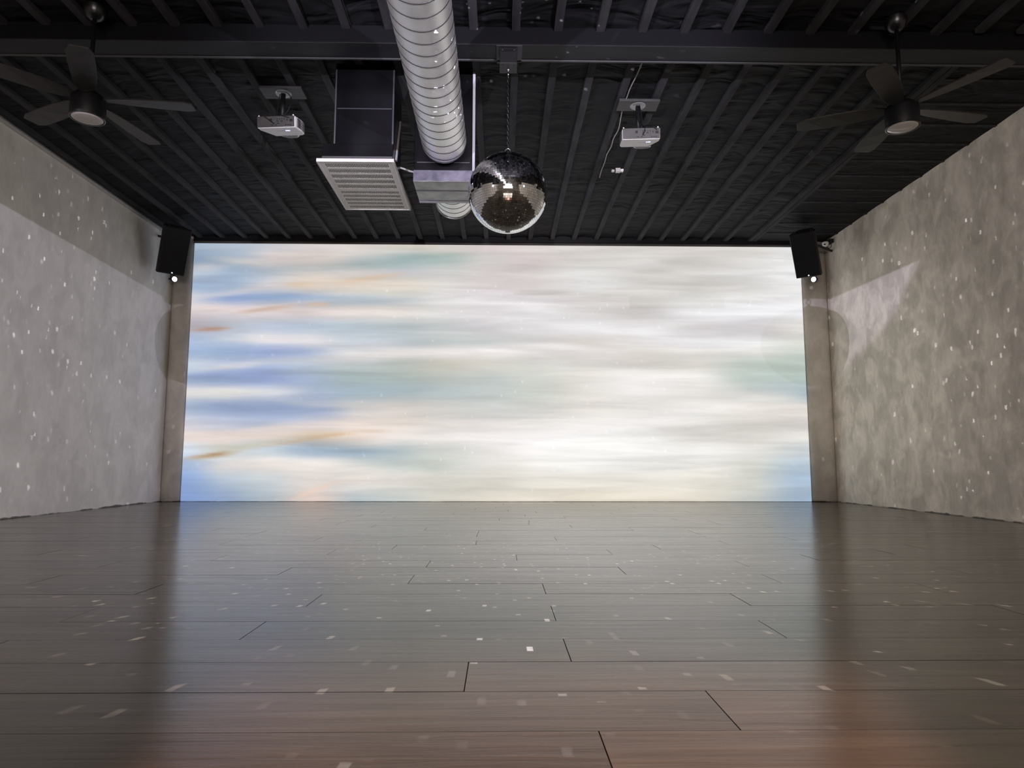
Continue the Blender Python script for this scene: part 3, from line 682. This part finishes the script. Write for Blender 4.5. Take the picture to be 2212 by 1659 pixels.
# ------------------------------------------------------------------ projectors
def projector(loc, yaw_deg, tilt_deg, chamfer, where):
    R3 = Matrix.Rotation(math.radians(-yaw_deg), 3, 'Z') @ Matrix.Rotation(math.radians(tilt_deg), 3, 'X')
    o = thing('projector', 'white ceiling projector hung upside down '+where, 'projector', loc, 'white ceiling projectors', R3)
    w_, d_, h_ = 0.137, 0.185, 0.082
    poly = [(-w_, 0), (w_, 0)]
    if chamfer > 0: poly += [(w_, .06), (w_-.062, d_)]
    else: poly += [(w_+.012, .10), (w_+.008, d_-.02), (w_-.012, d_)]
    cx_ = 0.03; hb = 0.068
    for i in range(9):
        a = PI*i/8; poly.append((cx_+hb*math.cos(a), d_+.058*math.sin(a)))
    if chamfer > 0: poly += [(-w_+.008, d_), (-w_-.004, d_-.02)]
    else: poly += [(-w_+.062, d_), (-w_, .05)]
    MB().prism(poly, 0, h_).build('body', M_WHITE, o, bevel=0.008, seg=3)
    MB().box((-w_+.003, -.004, .004), (w_-.003, .002, h_-.002)).build('rear_panel', M_GREYP, o, bevel=0.0018)
    pp = [(-.035, .052, .018, .020), (.012, .058, .007, .008), (.030, .058, .007, .008), (.046, .058, .007, .008), (.062, .058, .007, .008), (.014, .044, .016, .006), (.044, .044, .016, .006),
          (.018, .028, .018, .006), (.084, .052, .007, .014), (.112, .047, .022, .018), (.075, .017, .010, .007), (.092, .017, .012, .006), (.107, .017, .008, .008), (-.025, .017, .014, .006), (.003, .017, .012, .006)]
    for (x, z, ww, hh) in pp: MB().box((x-ww/2, -.0058, z-hh/2), (x+ww/2, -.003, z+hh/2)).build('port', M_BLACK, o)
    # lens hood recess under the nose
    a_ = [(cx_+.056*math.cos(PI*i/10), d_-.010+.054*math.sin(PI*i/10)) for i in range(11)]
    MB().prism(a_, -.0025, .002).build('lens_hood', M_GREYL, o)
    sgn = -1 if chamfer > 0 else 1
    for k in range(8):
        z = .012+.008*k
        if sgn > 0: MB().box((w_+.002, .03, z-.0016), (w_+.0145, .15, z+.0016)).build('vent_slot', M_GREYL, o)
        else: MB().box((-w_-.006, .03, z-.0016), (-w_+.002, .15, z+.0016)).build('vent_slot', M_GREYL, o)
    for x in (.048, .060, .070): MB().box((x-.003, .062, -.002), (x+.003, .072, .002)).build('indicator', M_LED, o)
    for x in (-.01, .004, .018, .032): MB().box((x-.003, .066, -.0012), (x+.003, .069, .002)).build('button', M_GREYL, o)
    for x in (-w_+.01, w_-.015): MB().lathe([(0, 0), (.005, .001), (.005, .010), (0, .011)], 10).build('foot', M_WHITE, o, loc=(x, .012, h_))
    MB().box((-.05, .06, h_), (.04, .13, h_+.012)).build('mount_bracket', M_BLACK, o, bevel=0.003)
    return o, R3
def pmount(x, y, zb, where):
    o = thing('projector_mount', 'grey plate with a short black pole screwed to the ceiling battens '+where, 'projector mount', (x, y, 3.118), 'projector mounts')
    MB().box((-.152, -.075, 0), (.152, .075, .019)).build('mount_plate', M_MOUNT, o, bevel=0.002)
    m = MB(); m.lathe([(0, -.006), (.05, -.006), (.058, -.003), (.06, .001)], 32); m.build('flange', M_CLEAR, o)
    for a in (0.6, 2.5, 3.8, 5.6): MB().lathe([(0, -.010), (.004, -.009), (.005, -.005)], 10).build('screw', M_CHROME, o, loc=(.048*math.cos(a), .048*math.sin(a), 0))
    MB().tube([(0, 0, -.002), (0, 0, zb-3.118)], .018, 16).build('pole', M_DARK, o)
    return o
pR, R3R = projector((1.023, 4.775, 2.80), 4.5, 8.5, 1, 'to the right of the mirror ball chain')
pmount(1.027, 4.892, 2.912, 'over the right-hand projector')
pL, R3L = projector((-1.591, 4.652, 2.80), 5.0, 8.5, -1, 'left of the return air duct')
pmount(-1.588, 4.768, 2.912, 'over the left-hand projector')
def cable(name, pts, r, m_, label, sm=8):
    P = [Vector(p) for p in pts]; out = []
    for i in range(len(P)-1):
        p0, p1, p2, p3 = P[max(i-1, 0)], P[i], P[i+1], P[min(i+2, len(P)-1)]
        for k in range(sm):
            t = k/sm; out.append(0.5*((2*p1)+(p2-p0)*t+(2*p0-5*p1+4*p2-p3)*t*t+(3*p1-p0-3*p2+p3)*t**3))
    out.append(P[-1])
    return tag(MB().tube(out, r, 7).build(name, m_), label, 'cable', None)
cable('cable', [(-1.562, 4.735, 3.118), (-1.515, 4.72, 3.06), (-1.53, 4.725, 2.98), (-1.575, 4.735, 2.93), (-1.60, 4.67, 2.915), (-1.56, 4.635, 2.885), (-1.49, 4.628, 2.862)], .0032, M_DARK, 'thin black cable looping from the left mount plate to the projector rear')
cable('cable', [(-1.603, 4.742, 3.10), (-1.612, 4.738, 3.0), (-1.618, 4.735, 2.935), (-1.66, 4.73, 2.935), (-1.705, 4.70, 2.93), (-1.70, 4.645, 2.90), (-1.65, 4.640, 2.86), (-1.60, 4.638, 2.822)], .0030, M_DARK, 'thin black cable hanging beside the left projector and curling back to its ports')
cable('cable', [(1.035, 4.866, 3.11), (1.052, 4.862, 3.0), (1.058, 4.855, 2.93), (1.07, 4.79, 2.915), (1.10, 4.752, 2.888), (1.135, 4.748, 2.862)], .004, M_DARK, 'black cable down the right projector pole to the socket on its rear')
cable('cable', [(1.012, 4.868, 3.11), (1.02, 4.864, 3.0), (1.045, 4.83, 2.93), (1.047, 4.765, 2.895), (1.045, 4.755, 2.855), (1.03, 4.757, 2.825)], .003, M_DARK, 'thin black cable drooping over the right projector rear panel')
zz = 3.136
cable('cable', [(0.945, 4.25, zz), (.948, 4.36, zz-.002), (.945, 4.5, zz+.004), (.930, 4.66, zz), (.928, 4.75, zz), (.926, 4.82, zz-.004)], .004, M_WIRE, 'pale cable clipped along a batten from the beam to the right mount plate')
cable('cable', [(.925, 4.975, zz-.002), (.935, 5.10, zz), (.948, 5.28, zz-.004), (.936, 5.45, zz), (.938, 5.6, zz-.003), (.926, 5.75, zz), (.930, 5.9, zz-.002), (.927, 6.08, zz), (.932, 6.24, zz)], .004, M_WIRE, 'pale cable running from the right mount plate away along the batten')
cable('cable', [(.93, 6.05, zz), (.965, 6.16, 3.10), (1.01, 6.22, 3.09), (1.07, 6.20, 3.095), (1.08, 6.09, 3.11)], .0035, M_DARK, 'short black lead sagging from the pale cable to the white ceiling outlet')
ot = thing('power_outlet', 'small white outlet with plugs on the ceiling beyond the right projector', 'outlet', (1.075, 6.06, 3.14))
MB().box((-.022, -.018, -.03), (.022, .018, .006)).build('outlet_box', M_WHITE, ot, bevel=.003)
MB().box((-.058, -.012, -.026), (-.03, .012, -.006)).build('plug', M_WHITE, ot, bevel=.003)
MB().box((-.032, -.014, -.030), (-.020, .014, -.004)).build('plug_body', M_BLACK, ot, bevel=.002)
MB().box((.024, -.02, -.026), (.05, .012, -.004)).build('plug', M_WHITE, ot, bevel=.003)

# ------------------------------------------------------------------ ceiling fans
def fan(x, y, zb, a0, label):
    o = thing('ceiling_fan', label, 'ceiling fan', (x, y, zb), 'black ceiling fans')
    top = 3.15-zb
    m = MB(); m.lathe([(0, top-.075), (.022, top-.075), (.045, top-.062), (.062, top-.03), (.065, top)], 32); m.build('canopy', M_GUN, o)
    MB().tube([(0, 0, .165), (0, 0, top-.07)], .0125, 14).build('downrod', M_DARK, o)
    m = MB(); m.lathe([(.086, .004), (.092, .004), (.094, .01), (.094, .118), (.09, .13), (.07, .15), (.05, .165), (.022, .175), (0, .176)], 40); m.build('motor_housing', M_DARK, o)
    m = MB(); m.lathe([(0, 0), (.06, .001), (.082, .004), (.0855, .008), (.0855, .012)], 40); m.build('light_diffuser', M_OPAL, o)
    m = MB(); m.lathe([(.0865, .0035), (.0945, .0035), (.0945, .009), (.0865, .009)], 40); m.build('trim_ring', M_GUN, o)
    for k in range(5):
        a = math.radians(a0+72*k)
        rs = [(.085, .026), (.14, .045), (.25, .06), (.42, .066), (.54, .064), (.585, .045)]
        vs = []; th = .004
        for (r, hw) in rs:
            tw = math.radians(13-9*(r-.085)/.5)
            for s_ in (-1, 1):
                for q in (-1, 1): vs.append((r, s_*hw*math.cos(tw), .125+s_*hw*math.sin(tw)+q*th))
        fs = [(0, 1, 3, 2)]
        for i in range(len(rs)-1):
            b0, b1 = 4*i, 4*i+4
            fs += [(b0, b0+2, b1+2, b1), (b0+1, b1+1, b1+3, b0+3), (b0, b1, b1+1, b0+1), (b0+2, b0+3, b1+3, b1+2)]
        q = 4*(len(rs)-1); fs.append((q, q+2, q+3, q+1))
        bl = MB().add(vs, fs).build('blade', M_BLADE, o, rot=(0, 0, a), bevel=.001)
    return o
fan(-2.4306, 3.8806, 2.45, 8, 'black five-bladed ceiling fan with a round white lamp, near the left wall')
fan(2.412, 3.8922, 2.45, 12, 'black five-bladed ceiling fan with a round white lamp, near the right wall')

# ------------------------------------------------------------------ loudspeakers and spotlights
def speaker(c, yaw_deg, pitch_deg, w_, h_, side, wallpt, words):
    ya, pi_ = math.radians(yaw_deg), math.radians(pitch_deg)
    rx = Vector((math.cos(ya), math.sin(ya), 0)); fwv = Vector((math.sin(ya)*math.cos(pi_), -math.cos(ya)*math.cos(pi_), -math.sin(pi_)))
    bk = -fwv; up = rx.cross(bk)
    if up.z < 0: up = -up
    R3 = Matrix((rx, bk, up)).transposed()
    o = thing('loudspeaker', words, 'speaker', c, 'black corner loudspeakers', R3)
    a, hh, d_ = w_/2, h_/2, 0.24
    poly = [(-a, 0.012), (a, 0.012), (a, .07), (a*.55, d_), (-a*.55, d_), (-a, .07)]
    MB().prism(poly, -hh, hh).build('cabinet', M_BLACK, o, bevel=.010, seg=3)
    MB().box((-a+.006, -.004, -hh+.008), (a-.006, .016, hh-.008)).build('front_grille', M_DARK, o, bevel=.008)
    MB().box((-.035, -.006, -hh+.016), (.035, -.003, -hh+.030)).build('badge', M_GUN, o)
    MB().lathe([(0, -.003), (.006, -.002), (.006, .002), (0, .002)], 12).build('indicator', M_LEDW, o, loc=(.006, -.0075, -hh+.023), rot=(PI/2, 0, 0))
    for x in (-a*.62, a*.72):
        MB().tube([(x+.012*math.cos(2*PI*k/20), .05, hh+.010+.012*math.sin(2*PI*k/20)) for k in range(20)], .0026, 7, closed=True).build('eyebolt', M_GUN, o)
    inv = R3.transposed(); P = inv @ (Vector(wallpt)-Vector(c))
    m = MB(); m.tube([(0, d_-.02, hh*.35), (0, d_+.02, hh*.38), tuple(P)], .014, 10); m.build('wall_bracket', M_BLACK, o)
    return o, R3
spL, RL = speaker((-3.60, 7.45, 2.765), 40, 23.8, .289, .525, -1, (-3.925, 7.72, 3.03), 'black loudspeaker tilted down in the left corner above the screen edge')
spR, RR = speaker((3.41, 7.45, 2.766), -38.2, 28, .272, .509, 1, (3.965, 7.95, 2.98), 'black loudspeaker tilted down in the right corner above the screen edge')

def spotlight(lens, hang, label, energy):
    lens = Vector(lens); d = (BALL-lens).normalized()
    q = d.to_track_quat('Z', 'Y').to_matrix()
    o = thing('spotlight', label, 'spotlight', lens, 'spotlights under the loudspeakers', q)
    m = MB(); m.lathe([(0, -.085), (.02, -.083), (.029, -.07), (.031, -.05), (.031, .002), (.028, .004), (.027, -.004)], 28); m.build('housing', M_GUN, o)
    m = MB(); m.lathe([(0, .001), (.02, 0), (.028, -.003)], 28); m.build('lens', M_LAMP, o)
    inv = q.transposed(); hp = inv @ (Vector(hang)-lens)
    for s_ in (-1, 1):
        m = MB(); m.tube([(s_*.033, 0, -.045), tuple(hp+Vector((s_*.008, 0, 0)))], .003, 7); m.build('yoke_arm', M_BLACK, o)
    m = MB(); m.lathe([(0, -.008), (.009, -.007), (.009, .007), (0, .008)], 12); m.build('knob', M_BLACK, o, loc=(-.038, 0, -.05), rot=(0, PI/2, 0))
    light('spotlight_beam', 'SPOT', lens+d*0.02, energy, (0.92, 0.93, 1.0), spot_size=math.radians(9), spot_blend=0.3, shadow_soft_size=0.01, target=BALL)
    return o
spotlight((-3.585, 7.45, 2.452), (-3.655, 7.53, 2.57), 'small lit spotlight hanging under the left corner loudspeaker', 25)
spotlight((3.495, 7.45, 2.492), (3.535, 7.50, 2.55), 'small lit spotlight hanging under the right corner loudspeaker', 25)

sc_ = thing('security_camera', 'small white dome camera on the right wall behind the corner loudspeaker', 'camera', (3.895, 7.93, 3.065))
MB().box((.02, -.05, .0), (.069, .05, .045)).build('wall_box', M_BLACK, sc_, bevel=.004)
m = MB(); m.lathe([(0, -.042), (.02, -.038), (.034, -.022), (.038, 0), (.036, .014), (.02, .02), (0, .02)], 24); m.build('dome', M_WHITE, sc_, loc=(-.012, 0, 0))
m = MB(); m.lathe([(0, -.008), (.012, -.006), (.014, .006), (0, .008)], 16); m.build('camera_lens', M_DARK, sc_, loc=(-.030, -.022, -.016), rot=(0.9, 0, -0.8))
MB().tube([(.03, -.03, 0), (.035, -.05, -.03), (.03, -.055, -.06), (.01, -.045, -.075), (-.005, -.03, -.055)], .004, 7).build('cable_loop', M_BLACK, sc_)
